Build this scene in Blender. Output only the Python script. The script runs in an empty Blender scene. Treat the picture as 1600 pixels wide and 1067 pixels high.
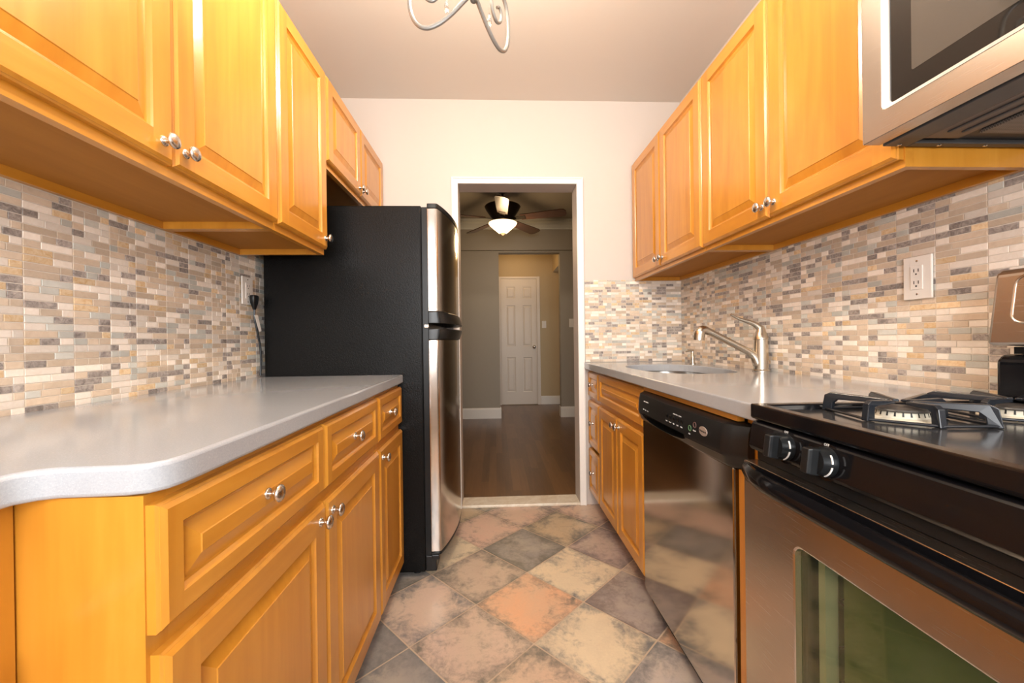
import bpy, math, random
from mathutils import Vector, Matrix
random.seed(7)
S = bpy.context.scene
COL = S.collection
PI = math.pi

# ------------------------------------------------------------------ camera
CAM_Y, CAM_Z, F_PX = -2.5708, 1.0618, 630.4
yaw, pitch, roll = .0422, -.0031, -.0125
def cam_axes():
    c, s = math.cos(yaw), math.sin(yaw)
    r = Vector((c, -s, 0)); fw = Vector((s, c, 0)); up = Vector((0, 0, 1))
    cp, sp = math.cos(pitch), math.sin(pitch)
    f2 = fw*cp + up*sp; u2 = up*cp - fw*sp
    cr, sr = math.cos(roll), math.sin(roll)
    return r*cr + u2*sr, u2*cr - r*sr, f2
R_, U_, F_ = cam_axes()
cd = bpy.data.cameras.new('camera'); cam = bpy.data.objects.new('camera', cd); COL.objects.link(cam)
cd.sensor_fit = 'HORIZONTAL'; cd.sensor_width = 36; cd.lens = F_PX/1600*36; cd.clip_start = .02; cd.clip_end = 60
m = Matrix((R_, U_, -F_)).transposed().to_4x4(); m.translation = Vector((0, CAM_Y, CAM_Z)); cam.matrix_world = m
S.camera = cam
# ------------------------------------------------------------------ exposure, world, lights
S.view_settings.view_transform = 'Standard'; S.view_settings.look = 'None'
S.view_settings.exposure = 0.75; S.view_settings.gamma = 1.0; S.view_settings.use_curve_mapping = False
W = bpy.data.worlds.new('world'); S.world = W; W.use_nodes = True
bg = W.node_tree.nodes['Background']; bg.inputs[0].default_value = (.78, .88, 1, 1); bg.inputs[1].default_value = 1.0
XL, XR, YR, ZC = -1.06, 1.215, -3.75, 2.59      # room: left wall, right wall, rear wall, ceiling
def light(name, kind, loc, power, color, **k):
    d = bpy.data.lights.new(name, kind); d.energy = power; d.color = color
    for a, b in k.items(): setattr(d, a, b)
    o = bpy.data.objects.new(name, d); o.location = loc; COL.objects.link(o); return o
win = light('window_daylight', 'AREA', (.08, YR-.12, 1.55), 60, (.97, .965, .96), shape='RECTANGLE', size=1.5, size_y=1.35)
win.rotation_euler = (PI/2, 0, 0)               # daylight through the window behind the camera
BULB_POWER, FAN_POWER, HALL_POWER = 11.5, 8.5, 3.4

# ------------------------------------------------------------------ materials
def mat(name, color=(.8, .8, .8), rough=.5, metal=0., **k):
    m = bpy.data.materials.new(name); m.use_nodes = True
    b = m.node_tree.nodes['Principled BSDF']
    b.inputs['Base Color'].default_value = (*color, 1); b.inputs['Roughness'].default_value = rough; b.inputs['Metallic'].default_value = metal
    for a, v in k.items():
        b.inputs[a.replace('_', ' ')].default_value = v
    return m
class NT:
    def __init__(s, m): s.m = m; s.t = m.node_tree; s.b = s.t.nodes['Principled BSDF']
    def n(s, typ, **k):
        o = s.t.nodes.new(typ)
        for a, v in k.items(): setattr(o, a, v)
        return o
    def l(s, a, b): s.t.links.new(a, b)
    def pos(s, scale, rot=(0, 0, 0)):
        g = s.n('ShaderNodeNewGeometry'); mp = s.n('ShaderNodeMapping'); mp.inputs['Scale'].default_value = scale; mp.inputs['Rotation'].default_value = rot
        s.l(g.outputs['Position'], mp.inputs['Vector']); return mp.outputs['Vector']
    def noise(s, vec, scale, detail=3, rough=.5, dist=0):
        o = s.n('ShaderNodeTexNoise'); o.inputs['Scale'].default_value = scale; o.inputs['Detail'].default_value = detail
        o.inputs['Roughness'].default_value = rough; o.inputs['Distortion'].default_value = dist
        s.l(vec, o.inputs['Vector']); return o.outputs['Fac']
    def ramp(s, fac, stops):
        r = s.n('ShaderNodeValToRGB'); e = r.color_ramp.elements
        while len(e) < len(stops): e.new(.5)
        for q, (p, c) in zip(e, stops): q.position = p; q.color = (*c, 1) if len(c) == 3 else c
        s.l(fac, r.inputs['Fac']); return r.outputs['Color']
    def mix(s, fac, a, b, blend='MIX'):
        o = s.n('ShaderNodeMix', data_type='RGBA', blend_type=blend)
        for i, v in ((0, fac), (6, a), (7, b)):
            if hasattr(v, 'node'): s.l(v, o.inputs[i])
            elif isinstance(v, (int, float)): o.inputs[i].default_value = v
            else: o.inputs[i].default_value = (*v, 1)
        return o.outputs[2]
    def math(s, op, a, b=0):
        o = s.n('ShaderNodeMath', operation=op)
        for i, v in ((0, a), (1, b)):
            if hasattr(v, 'node'): s.l(v, o.inputs[i])
            else: o.inputs[i].default_value = v
        return o.outputs[0]
    def bump(s, h, strength, dist=.001):
        o = s.n('ShaderNodeBump'); o.inputs['Strength'].default_value = strength; o.inputs['Distance'].default_value = dist
        s.l(h, o.inputs['Height']); s.l(o.outputs['Normal'], s.b.inputs['Normal'])
    def base(s, c): s.l(c, s.b.inputs['Base Color'])
    def attr(s, name):
        o = s.n('ShaderNodeAttribute'); o.attribute_name = name; return o

def wood(name, axis, dark, mid, lite, rough=.3):
    m = mat(name, mid, rough); t = NT(m)
    sc = [28, 28, 28]; sc['xyz'.index(axis)] = 1.6
    v = t.pos(sc)
    n1 = t.noise(v, 1.0, 4, .55, .6)
    sc2 = [5, 5, 5]; sc2['xyz'.index(axis)] = 1.2
    n2 = t.noise(t.pos(sc2), 1.3, 3, .6, 1.2)
    f = t.math('ADD', t.math('MULTIPLY', n1, .45), t.math('MULTIPLY', n2, .55))
    t.base(t.ramp(f, [(.32, dark), (.5, mid), (.68, lite)]))
    m.node_tree.nodes['Principled BSDF'].inputs['Coat Weight'].default_value = .45
    m.node_tree.nodes['Principled BSDF'].inputs['Coat Roughness'].default_value = .22
    return m
WD, WM, WL = (.48, .185, .017), (.56, .235, .024), (.63, .285, .038)
wood_v = wood('maple_upright', 'z', WD, WM, WL)
wood_h = wood('maple_level', 'y', WD, WM, WL)
wood_x = wood('maple_crosswise', 'x', WD, WM, WL)
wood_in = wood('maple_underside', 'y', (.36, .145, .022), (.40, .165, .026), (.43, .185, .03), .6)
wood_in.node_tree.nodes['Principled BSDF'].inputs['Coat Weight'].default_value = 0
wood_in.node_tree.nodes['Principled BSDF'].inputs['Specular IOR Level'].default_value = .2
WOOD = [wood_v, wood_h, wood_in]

def paint(name, c, rough=.6):
    m = mat(name, c, rough); t = NT(m); t.bump(t.noise(t.pos((1, 1, 1)), 160, 2), .08, .001); return m
wall_paint = paint('cream_wall_paint', (.60, .540, .495))
ceil_paint = paint('ceiling_paint', (.69, .64, .585))
grey_paint = paint('grey_wall_paint', (.36, .32, .26))
tan_paint = paint('tan_wall_paint', (.52, .40, .24))
white_trim = mat('white_trim_paint', (.86, .83, .79), .35)
door_white = mat('white_door_paint', (.78, .70, .62), .4)
white_plastic = mat('white_plastic', (.82, .77, .71), .3)
dark_slot = mat('dark_slot', (.01, .01, .01), .6)
blackp = mat('black_gloss_enamel', (.005, .005, .006), .12, 0, Specular_IOR_Level=.3)
blackm = mat('black_plastic', (.008, .009, .010), .30, 0, Specular_IOR_Level=.35)
fridge_black = mat('black_textured_steel', (.005, .005, .005), .27, 0, Specular_IOR_Level=.16)
t = NT(fridge_black); t.bump(t.noise(t.pos((1, 1, 1)), 220, 3), .6, .0016)
iron = mat('cast_iron_enamel', (.012, .014, .018), .25)
def steel(name, c, rough, axis):
    m = mat(name, c, rough, 1.0); t = NT(m); sc = [1600, 1600, 1600]; sc['xyz'.index(axis)] = 12
    n = t.noise(t.pos(sc), 1, 2)
    mr = t.n('ShaderNodeMapRange'); mr.inputs['To Min'].default_value = rough*.9; mr.inputs['To Max'].default_value = rough*1.12
    t.l(n, mr.inputs['Value']); t.l(mr.outputs[0], t.b.inputs['Roughness'])
    return m
steel_v = steel('stainless_upright', (.56, .52, .48), .10, 'z')
steel_h = steel('stainless_level', (.56, .50, .44), .26, 'y')
steel_f = steel('stainless_fridge', (.62, .58, .54), .16, 'z')
nickel = mat('brushed_nickel', (.66, .62, .57), .24, 1.0)
faucet_m = mat('satin_nickel', (.60, .54, .45), .27, 1.0)
sink_m = mat('sink_steel', (.62, .60, .57), .22, 1.0)
quartz = mat('grey_quartz', (.37, .38, .395), .13); t = NT(quartz)
nq = t.noise(t.pos((1, 1, 1)), 420, 2, .7); nq2 = t.noise(t.pos((1, 1, 1)), 900, 1)
t.base(t.mix(t.math('GREATER_THAN', nq2, .72), t.ramp(nq, [(.3, (.345, .362, .385)), (.7, (.395, .41, .435))]), (.52, .53, .54)))
brass = mat('antique_bronze', (.05, .038, .025), .4, .7)
scroll_m = mat('pewter_scroll', (.27, .265, .25), .35, .5)
crystal = mat('clear_crystal', (1, 1, 1), .02, 0, Transmission_Weight=1.0, IOR=1.5)
candle_m = mat('candle_sleeve', (.85, .80, .68), .5)
blade_m = wood('fan_blade_wood', 'x', (.05, .022, .012), (.075, .032, .016), (.10, .045, .022), .35)
def emit(name, c, s):
    m = mat(name, (.9, .85, .75), .4); b = m.node_tree.nodes['Principled BSDF']
    b.inputs['Emission Color'].default_value = (*c, 1); b.inputs['Emission Strength'].default_value = s; return m
bulb_m = emit('lit_bulb', (1, .78, .45), 12)
bowl_m = emit('lit_glass_bowl', (1, .68, .34), 2.2)
# stone and glass of the mosaic
def stone(name, c1, c2, rough, scale, contrast=(.3, .7), vein=None):
    m = mat(name, c1, rough); t = NT(m)
    n = t.noise(t.pos((1, 1, 1)), scale, 4, .65, 1.0)
    c = t.ramp(n, [(contrast[0], c1), (contrast[1], c2)])
    a = t.attr('tint'); k = t.math('ADD', t.math('MULTIPLY', a.outputs['Fac'], .34), .83)
    cx = t.n('ShaderNodeCombineXYZ')
    for i in range(3): t.l(k, cx.inputs[i])
    t.base(t.mix(1.0, c, cx.outputs[0], 'MULTIPLY')); return m
TS = [stone('cream_travertine', (.80, .70, .60), (.87, .79, .70), .5, 60),
      stone('beige_stone', (.58, .46, .345), (.66, .54, .42), .45, 50),
      stone('grey_marble', (.22, .19, .175), (.56, .49, .44), .4, 70, (.36, .75)),
      stone('honey_onyx', (.60, .37, .16), (.76, .59, .39), .4, 60, (.25, .6)),
      stone('pale_glass', (.52, .51, .46), (.60, .59, .54), .06, 30)]
grout = mat('grout', (.70, .63, .55), .8)

# ------------------------------------------------------------------ mesh helpers
ORG = {}
class MB:
    def __init__(s): s.v = []; s.f = []; s.m = []; s.attr = []
    def face(s, idx, mi=0): s.f.append(idx); s.m.append(mi)
    def add(s, pts, faces, mi=0):
        b = len(s.v); s.v += [tuple(p) for p in pts]
        for f in faces: s.face([b+i for i in f], mi)
    def box(s, x0, x1, y0, y1, z0, z1, mi=0):
        x0, x1 = sorted((x0, x1)); y0, y1 = sorted((y0, y1)); z0, z1 = sorted((z0, z1))
        s.add([(x0,y0,z0),(x1,y0,z0),(x1,y1,z0),(x0,y1,z0),(x0,y0,z1),(x1,y0,z1),(x1,y1,z1),(x0,y1,z1)],
              [(3,2,1,0),(4,5,6,7),(0,1,5,4),(1,2,6,5),(2,3,7,6),(3,0,4,7)], mi)
    def rings(s, rings, closed=True, cap0=True, cap1=True, mi=0, loop=False):
        n = len(rings[0]); b = len(s.v)
        for r in rings: s.v += [tuple(p) for p in r]
        k = len(rings)
        for i in range(k if loop else k-1):
            for j in range(n if closed else n-1):
                a, c = b+i*n, b+((i+1) % k)*n; j2 = (j+1) % n
                s.face([a+j, a+j2, c+j2, c+j], mi)
        if cap0 and not loop: s.face([b+j for j in reversed(range(n))], mi)
        if cap1 and not loop: s.face([b+(k-1)*n+j for j in range(n)], mi)
    def lathe(s, prof, org, ax=(0, 0, 1), n=24, mi=0, cap0=True, cap1=True):
        ax = Vector(ax).normalized(); q = Vector((0, 0, 1)).rotation_difference(ax); o = Vector(org)
        s.rings([[o + q @ Vector((r*math.cos(2*PI*j/n), r*math.sin(2*PI*j/n), z)) for j in range(n)] for r, z in prof], True, cap0, cap1, mi)
    def tube(s, pts, rad, n=10, mi=0, flat=1.0, cap=True):
        pts = [Vector(p) for p in pts]; rs = rad if isinstance(rad, (list, tuple)) else [rad]*len(pts)
        tan = [(pts[min(i+1, len(pts)-1)]-pts[max(i-1, 0)]).normalized() for i in range(len(pts))]
        up = Vector((0, 0, 1)) if abs(tan[0].z) < .9 else Vector((1, 0, 0))
        nr = (up - tan[0]*up.dot(tan[0])).normalized(); rings = []
        for i, p in enumerate(pts):
            nr = (nr - tan[i]*nr.dot(tan[i])).normalized(); bn = tan[i].cross(nr)
            rings.append([p + (nr*math.cos(2*PI*j/n)*flat + bn*math.sin(2*PI*j/n))*rs[i] for j in range(n)])
        s.rings(rings, True, cap, cap, mi)
    def prism(s, poly, a, b, axis='z', mi=0):
        def P(u, v, w): return {'z': (u, v, w), 'y': (u, w, v), 'x': (w, u, v)}[axis]
        s.rings([[P(u, v, a) for u, v in poly], [P(u, v, b) for u, v in poly]], True, True, True, mi)
    def build(s, name, mats, parent=None, bevel=0, smooth=False, seg=2, origin=None, angle=35):
        me = bpy.data.meshes.new(name)
        o0 = Vector(origin) if origin is not None else (ORG[parent.name] if parent else Vector((0, 0, 0)))
        me.from_pydata([tuple(Vector(p)-o0) for p in s.v], [], s.f)
        if not isinstance(mats, (list, tuple)): mats = [mats]
        for x in mats: me.materials.append(x)
        me.polygons.foreach_set('material_index', s.m)
        me.update()
        import bmesh
        bm = bmesh.new(); bm.from_mesh(me); bmesh.ops.recalc_face_normals(bm, faces=bm.faces); bm.to_mesh(me); bm.free()
        if smooth:
            me.polygons.foreach_set('use_smooth', [True]*len(me.polygons))
            me.set_sharp_from_angle(angle=math.radians(angle))
        o = bpy.data.objects.new(name, me); COL.objects.link(o)
        if parent: o.parent = parent
        else: o.location = o0
        ORG[o.name] = o0
        if bevel:
            bv = o.modifiers.new('edge', 'BEVEL'); bv.width = bevel; bv.segments = seg; bv.limit_method = 'ANGLE'; bv.angle_limit = math.radians(40)
        return o
def tag(o, label, cat, group=None, kind=None):
    o['label'] = label; o['category'] = cat
    if group: o['group'] = group
    if kind: o['kind'] = kind
    return o
def thing(name, loc, label, cat, group=None):
    o = bpy.data.objects.new(name, None); o.empty_display_size = .05; o.location = loc; COL.objects.link(o)
    ORG[o.name] = Vector(loc); return tag(o, label, cat, group)
def struct(name, mb, mats, **k):
    o = mb.build(name, mats, **k); o['kind'] = 'structure'; return o
def text(name, body, size, at, ux, uy, m, parent, depth=.0004, align='CENTER'):
    c = bpy.data.curves.new(name, 'FONT'); c.body = body; c.size = size; c.extrude = depth; c.align_x = align; c.align_y = 'CENTER'; c.resolution_u = 3
    tmp = bpy.data.objects.new('lettering_source', c); COL.objects.link(tmp)
    dg = bpy.context.evaluated_depsgraph_get(); dg.update()
    me = bpy.data.meshes.new_from_object(tmp.evaluated_get(dg)); bpy.data.objects.remove(tmp); bpy.data.curves.remove(c)
    ux = Vector(ux).normalized(); uy = Vector(uy).normalized(); M = Matrix((ux, uy, ux.cross(uy))).transposed().to_4x4()
    M.translation = Vector(at) - ORG[parent.name]; me.transform(M); me.materials.clear(); me.materials.append(m)
    o = bpy.data.objects.new(name, me); COL.objects.link(o); o.parent = parent; ORG[o.name] = ORG[parent.name]; return o
def rrect(cx, cy, w, h, r, n=5):
    p = []
    for (sx, sy, a0) in ((1, 1, 0), (-1, 1, PI/2), (-1, -1, PI), (1, -1, 1.5*PI)):
        for i in range(n+1):
            a = a0+PI/2*i/n; p.append((cx+sx*(w/2-r)+r*math.cos(a), cy+sy*(h/2-r)+r*math.sin(a)))
    return p
def spline(pts, n=8):
    P = [Vector(p) for p in pts]; P = [2*P[0]-P[1]]+P+[2*P[-1]-P[-2]]; out = []
    for i in range(1, len(P)-2):
        for k in range(n):
            u = k/n; a, b, c, d = P[i-1:i+3]
            out.append(.5*((2*b)+(c-a)*u+(2*a-5*b+4*c-d)*u*u+(3*b-a-3*c+d)*u**3))
    out.append(P[-2]); return out

# ------------------------------------------------------------------ the setting
DOOR_L, DOOR_R, DOOR_T = -.222, .533, 2.055      # doorway opening
WT = .14                                          # back wall thickness
TILE_T = 1.44                                     # tile top on the back wall
# floor: 12 inch tiles laid on the diagonal
floor_tile = mat('slate_look_tile', (.5, .4, .3), .33); t = NT(floor_tile)
uv = t.n('ShaderNodeUVMap'); uv.uv_map = 'tile'; sep = t.n('ShaderNodeSeparateXYZ'); t.l(uv.outputs[0], sep.inputs[0])
du = t.math('MINIMUM', sep.outputs[0], t.math('SUBTRACT', 1, sep.outputs[0])); dv = t.math('MINIMUM', sep.outputs[1], t.math('SUBTRACT', 1, sep.outputs[1]))
dm = t.math('MINIMUM', du, dv)
nb = t.noise(t.pos((1, 1, 1)), 9, 6, .62, .8); nf = t.noise(t.pos((1, 1, 1)), 45, 5, .7, .5)
ca = t.attr('tile_color'); ea = t.attr('tile_edge'); wear = t.attr('tile_wear')
msk = t.math('ADD', t.math('MULTIPLY', t.math('MINIMUM', dm, .28), -2.2), t.math('ADD', t.math('MULTIPLY', nb, 2.6), t.math('MULTIPLY', nf, 1.5)))
msk = t.math('ADD', msk, t.math('SUBTRACT', wear.outputs['Fac'], 2.12))
mr = t.n('ShaderNodeMapRange'); mr.interpolation_type = 'SMOOTHSTEP'; mr.inputs['From Min'].default_value = -.30; mr.inputs['From Max'].default_value = .85; t.l(msk, mr.inputs['Value'])
hue = t.noise(t.pos((1, 1, 1)), 5, 3, .6, .5)
cc = t.mix(t.ramp(hue, [(.35, (0, 0, 0)), (.7, (.55, .55, .55))]), ca.outputs['Color'], (.56, .47, .34))
cc = t.mix(t.math('MULTIPLY', t.noise(t.pos((1, 1, 1)), 120, 3, .7), .35), cc, (.35, .27, .21))
t.base(t.mix(mr.outputs[0], cc, ea.outputs['Color']))
t.bump(nf, .12, .002)
floor_grout = mat('floor_grout', (.62, .48, .34), .7)
C_OR, C_CR, C_PK, C_BR, C_SL, C_MV, C_TN = (.70, .36, .19), (.70, .56, .36), (.62, .40, .29), (.46, .34, .25), (.22, .21, .20), (.40, .29, .25), (.50, .36, .21)
E_SL, E_BL, E_MV = (.15, .14, .12), (.18, .175, .17), (.18, .145, .135)
TC = {(0,0):(C_OR,E_SL,.28),(1,0):(C_CR,E_BL,.30),(0,1):(C_BR,E_SL,.48),(1,1):(C_SL,E_SL,.66),(2,1):(C_TN,E_SL,.50),(2,0):(C_MV,E_MV,.55),(1,2):(C_PK,E_MV,.30),
      (2,2):(C_PK,E_MV,.36),(3,1):(C_PK,E_MV,.42),(1,-1):((.30,.255,.235),E_MV,.55),(0,-1):(C_CR,E_BL,.34),(-1,0):((.56,.40,.30),E_SL,.42),(-1,1):((.60,.44,.33),E_BL,.42),
      (0,2):(C_CR,E_SL,.30),(-1,2):(C_SL,E_SL,.62),(-2,0):(C_SL,E_BL,.64),(-2,1):(C_SL,E_BL,.66),(-2,2):(C_SL,E_BL,.66),(-1,-1):((.58,.40,.27),E_SL,.45),(0,-2):((.42,.36,.34),E_BL,.5),(2,-1):(C_BR,E_MV,.4),
      (3,2):(C_PK,E_MV,.4),(2,3):(C_TN,E_SL,.5),(1,3):(C_TN,E_SL,.45),(3,0):(C_MV,E_MV,.5),(1,-2):(C_OR,E_SL,.4),(2,-2):(C_CR,E_SL,.4)}
TO, TSZ, TA = (.1235, -1.1677), .3069, .7643
def clip(poly, ax, val, keep_less):
    out = []
    for i in range(len(poly)):
        a, b = poly[i], poly[(i+1) % len(poly)]
        ia = (a[ax] <= val) == keep_less; ib = (b[ax] <= val) == keep_less
        if ia: out.append(a)
        if ia != ib:
            k = (val-a[ax])/(b[ax]-a[ax]); out.append(tuple(a[j]+(b[j]-a[j])*k for j in range(4)))
    return out
verts, faces, uvs, tcol, tedge, twear, tm = [], [], [], [], [], [], []
X0, X1, Y0, Y1 = XL, XR, YR, .0
for (p) in ((X0, Y0), (X1, Y0), (X1, Y1), (X0, Y1)): verts.append((*p, -.0025))
faces.append([0, 1, 2, 3]); uvs += [(0, 0)]*4; tcol.append((0, 0, 0)); tedge.append((0, 0, 0)); twear.append(0); tm.append(1)
rf = random.Random(3); g = .009
for i in range(-14, 14):
    for j in range(-14, 14):
        poly = []
        for (a, b) in ((g, g), (1-g, g), (1-g, 1-g), (g, 1-g)):
            x = TO[0]+TSZ*((i+a)*math.cos(TA)-(j+b)*math.sin(TA)); y = TO[1]+TSZ*((i+a)*math.sin(TA)+(j+b)*math.cos(TA))
            poly.append((x, y, a, b))
        for ax, val, less in ((0, X1, True), (0, X0, False), (1, Y1, True), (1, Y0, False)):
            if poly: poly = clip(poly, ax, val, less)
        if len(poly) < 3: continue
        c, e, w = TC.get((i, j), (rf.choice((C_OR, C_CR, C_PK, C_BR, C_SL, C_MV)), rf.choice((E_SL, E_BL, E_MV)), rf.uniform(.3, .6)))
        b0 = len(verts); verts += [(p[0], p[1], 0) for p in poly]; faces.append([b0+q for q in range(len(poly))]); uvs += [(p[2], p[3]) for p in poly]
        tcol.append(tuple(min(.85, q*k) for q, k in zip(c, (1.10, 1.13, 1.18)))); tedge.append(e); twear.append(w); tm.append(0)
me = bpy.data.meshes.new('floor'); me.from_pydata(verts, [], faces); me.materials.append(floor_tile); me.materials.append(floor_grout)
me.polygons.foreach_set('material_index', tm)
ul = me.uv_layers.new(name='tile'); ul.data.foreach_set('uv', [q for p in uvs for q in p])
for nm, vals in (('tile_color', tcol), ('tile_edge', tedge)):
    a = me.attributes.new(nm, 'FLOAT_COLOR', 'FACE'); a.data.foreach_set('color', [q for c in vals for q in (*c, 1)])
a = me.attributes.new('tile_wear', 'FLOAT', 'FACE'); a.data.foreach_set('value', twear)
o = bpy.data.objects.new('floor', me); COL.objects.link(o); o['kind'] = 'structure'

b = MB(); b.box(XL-.1, XR+.1, YR-.1, WT, ZC, ZC+.1); struct('ceiling', b, ceil_paint)
b = MB(); b.box(XL-.1, XL, YR-.1, WT, 0, ZC); struct('wall_left', b, wall_paint)
b = MB(); b.box(XR, XR+.1, YR-.1, WT, 0, ZC); struct('wall_right', b, wall_paint)
b = MB(); b.box(XL, DOOR_L, 0, WT, 0, ZC); b.box(DOOR_R, XR, 0, WT, 0, ZC); b.box(DOOR_L, DOOR_R, 0, WT, DOOR_T, ZC); struct('wall_back', b, wall_paint)
WX0, WX1, WZ0, WZ1 = -.67, .83, .88, 2.22
b = MB(); b.box(XL, WX0, YR-.1, YR, 0, ZC); b.box(WX1, XR, YR-.1, YR, 0, ZC); b.box(WX0, WX1, YR-.1, YR, 0, WZ0); b.box(WX0, WX1, YR-.1, YR, WZ1, ZC); struct('wall_rear', b, wall_paint)
b = MB()
for x in (WX0, WX1-.04): b.box(x, x+.04, YR-.08, YR+.01, WZ0, WZ1)
for z in (WZ0, WZ1-.04, (WZ0+WZ1)/2-.02): b.box(WX0+.04, WX1-.04, YR-.08, YR+.01, z, z+.04)
struct('window_1', b, white_trim)
# casing, threshold
b = MB(); c0 = .040
for x0, x1 in ((DOOR_L-c0, DOOR_L), (DOOR_R, DOOR_R+c0)):
    b.box(x0, x1, -.014, 0, .0, DOOR_T+c0); 
b.box(DOOR_L, DOOR_R, -.014, 0, DOOR_T, DOOR_T+c0)
b.box(DOOR_L-c0, DOOR_L-c0+.009, -.020, -.014, 0, DOOR_T+c0); b.box(DOOR_R+c0-.009, DOOR_R+c0, -.020, -.014, 0, DOOR_T+c0); b.box(DOOR_L-c0+.009, DOOR_R+c0-.009, -.020, -.014, DOOR_T+c0-.009, DOOR_T+c0)
struct('trim_1', b, white_trim, bevel=.002)
marble = mat('cream_marble', (.74, .66, .53), .3); t = NT(marble); t.base(t.ramp(t.noise(t.pos((1, 1, 1)), 14, 5, .6, 1.5), [(.35, (.66, .56, .42)), (.65, (.80, .73, .61))]))
b = MB(); b.box(DOOR_L, DOOR_R, -.012, WT-.01, 0, .018); struct('trim_2', b, marble, bevel=.004)

# ------------------------------------------------------------------ mosaic backsplash
def mosaic(name, o, U, V, N, W_, H_, seed, holes=()):
    rg = random.Random(seed); o, U, V, N = map(Vector, (o, U, V, N)); mb = MB(); tint = []
    mb.add([o, o+U*W_, o+U*W_+V*H_, o+V*H_], [(0, 1, 2, 3)], 5); tint.append(.5)
    pitch, cw, gr = .0172, .122, .0010; rows = int(math.ceil(H_/pitch)); cols = int(math.ceil(W_/cw))
    pats = [(.34, .66), (.5, .5), (.66, .34), (.3, .4, .3), (.42, .58), (.58, .42), (.25, .45, .30), (.35, .3, .35), (.28, .72)]
    edges = [0.]
    while edges[-1] < W_: edges.append(edges[-1]+rg.uniform(.080, .118))
    cols = len(edges)-1
    for ci in range(cols):
        for ri in range(rows):
            u = edges[ci]; cw = edges[ci+1]-u; v0 = ri*pitch; v1 = min(v0+pitch, H_)
            if v1-v0 < .004: continue
            for fr in rg.choice(pats):
                u1 = min(u+fr*cw, W_)
                if u1-u > .004:
                    mi = rg.choices((0, 1, 2, 3, 4), (26, 36, 17, 8, 13))[0]; h = .0018 if mi != 4 else .0022; bv = .0006
                    base = [(u+gr, v0+gr), (u1-gr, v0+gr), (u1-gr, v1-gr), (u+gr, v1-gr)]
                    top = [(u+gr+bv, v0+gr+bv), (u1-gr-bv, v0+gr+bv), (u1-gr-bv, v1-gr-bv), (u+gr+bv, v1-gr-bv)]
                    mb.add([o+U*a+V*c for a, c in base]+[o+U*a+V*c+N*h for a, c in top], [(4, 5, 6, 7), (0, 1, 5, 4), (1, 2, 6, 5), (2, 3, 7, 6), (3, 0, 4, 7)], mi)
                    tint += [rg.random()]*5
                u = u1
                if u >= W_: break
    ob = struct(name, mb, TS+[grout])
    a = ob.data.attributes.new('tint', 'FLOAT', 'FACE'); a.data.foreach_set('value', tint)
    return ob
CT = .914
TXL, TXR = XL+.006, XR-.006
mosaic('wall_tiles_left', (TXL, -.05, CT-.04), (0, -1, 0), (0, 0, 1), (1, 0, 0), 2.35, 1.478-CT+.04, 1)
mosaic('wall_tiles_right', (TXR, -.008, CT-.04), (0, -1, 0), (0, 0, 1), (-1, 0, 0), 2.6, 1.462-CT+.04, 2)
mosaic('wall_tiles_back', (.578, -.006, CT+.001), (1, 0, 0), (0, 0, 1), (0, -1, 0), TXR-.578, TILE_T-CT, 4)

# ------------------------------------------------------------------ cabinet parts
def panel_front(w, h, thick=.02, stile=.052, rail=None, T=None):
    """raised-panel front in local (u across, v up, n out)"""
    rail = rail or stile; mb = MB(); P = lambda u, v, n: T @ Vector((u, v, n))
    def ring(i, j, n): return [P(i, j, n), P(w-i, j, n), P(w-i, h-j, n), P(i, h-j, n)]
    R = [ring(0, 0, 0), ring(0, 0, thick-.009), ring(.003, .003, thick-.006), ring(.003, .003, thick-.005), ring(.009, .009, thick)]
    mb.rings(R, True, True, False, 0)
    a, s, r = .009, stile, rail
    def q(u0, u1, v0, v1, mi): mb.add([P(u0, v0, thick), P(u1, v0, thick), P(u1, v1, thick), P(u0, v1, thick)], [(0, 1, 2, 3)], mi)
    q(a, s, a, h-a, 0); q(w-s, w-a, a, h-a, 0); q(s, w-s, a, r, 1); q(s, w-s, h-r, h-a, 1)
    prof = [(0, 0), (.002, -.004), (.006, -.0085), (.010, -.009), (.033, -.0015), (.0345, .0)]
    RR = [ring(s+d, r+d, thick+n) for d, n in prof]
    mb.rings(RR, True, False, True, 0 if h > w*.8 else 1)
    return mb
def T_side(side, x, y_far, z):
    """left cabinets face +x (u runs toward the camera = -y); right cabinets face -x"""
    n = Vector((1, 0, 0)) if side == 'L' else Vector((-1, 0, 0))
    M = Matrix((Vector((0, -1, 0)), Vector((0, 0, 1)), n)).transposed().to_4x4(); M.translation = Vector((x, y_far, z)); return M
kb = MB(); kb.lathe([(.0, 0), (.0105, 0), (.0105, .002), (.0095, .0032), (.0055, .0045), (.0048, .008), (.005, .013), (.008, .0155), (.0145, .0175), (.0162, .0205), (.0155, .0235), (.012, .0262), (.006, .0278), (0, .0283)], (0, 0, 0), (1, 0, 0), 20, cap0=False, cap1=False)
knob_mesh_holder = None
def knob(side, x, y, z, parent):
    global knob_mesh_holder
    if knob_mesh_holder is None:
        o = kb.build('knob', nickel, None, smooth=True, angle=60); knob_mesh_holder = o
    else:
        o = knob_mesh_holder.copy(); COL.objects.link(o)
    o.parent = parent; o.location = Vector((x, y, z))-ORG[parent.name]
    o.rotation_euler = (0, 0, 0 if side == 'L' else PI); return o
def front(side, name, xb, y_far, y_near, z0, z1, parent, stile=.055, rail=None, knob_at=None):
    mb = panel_front(y_far-y_near, z1-z0, .02, stile, rail, T_side(side, xb, y_far, z0))
    o = mb.build(name, WOOD, parent)
    if knob_at: knob(side, xb+(.02 if side == 'L' else -.02), knob_at[0], knob_at[1], o)
    return o
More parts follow.
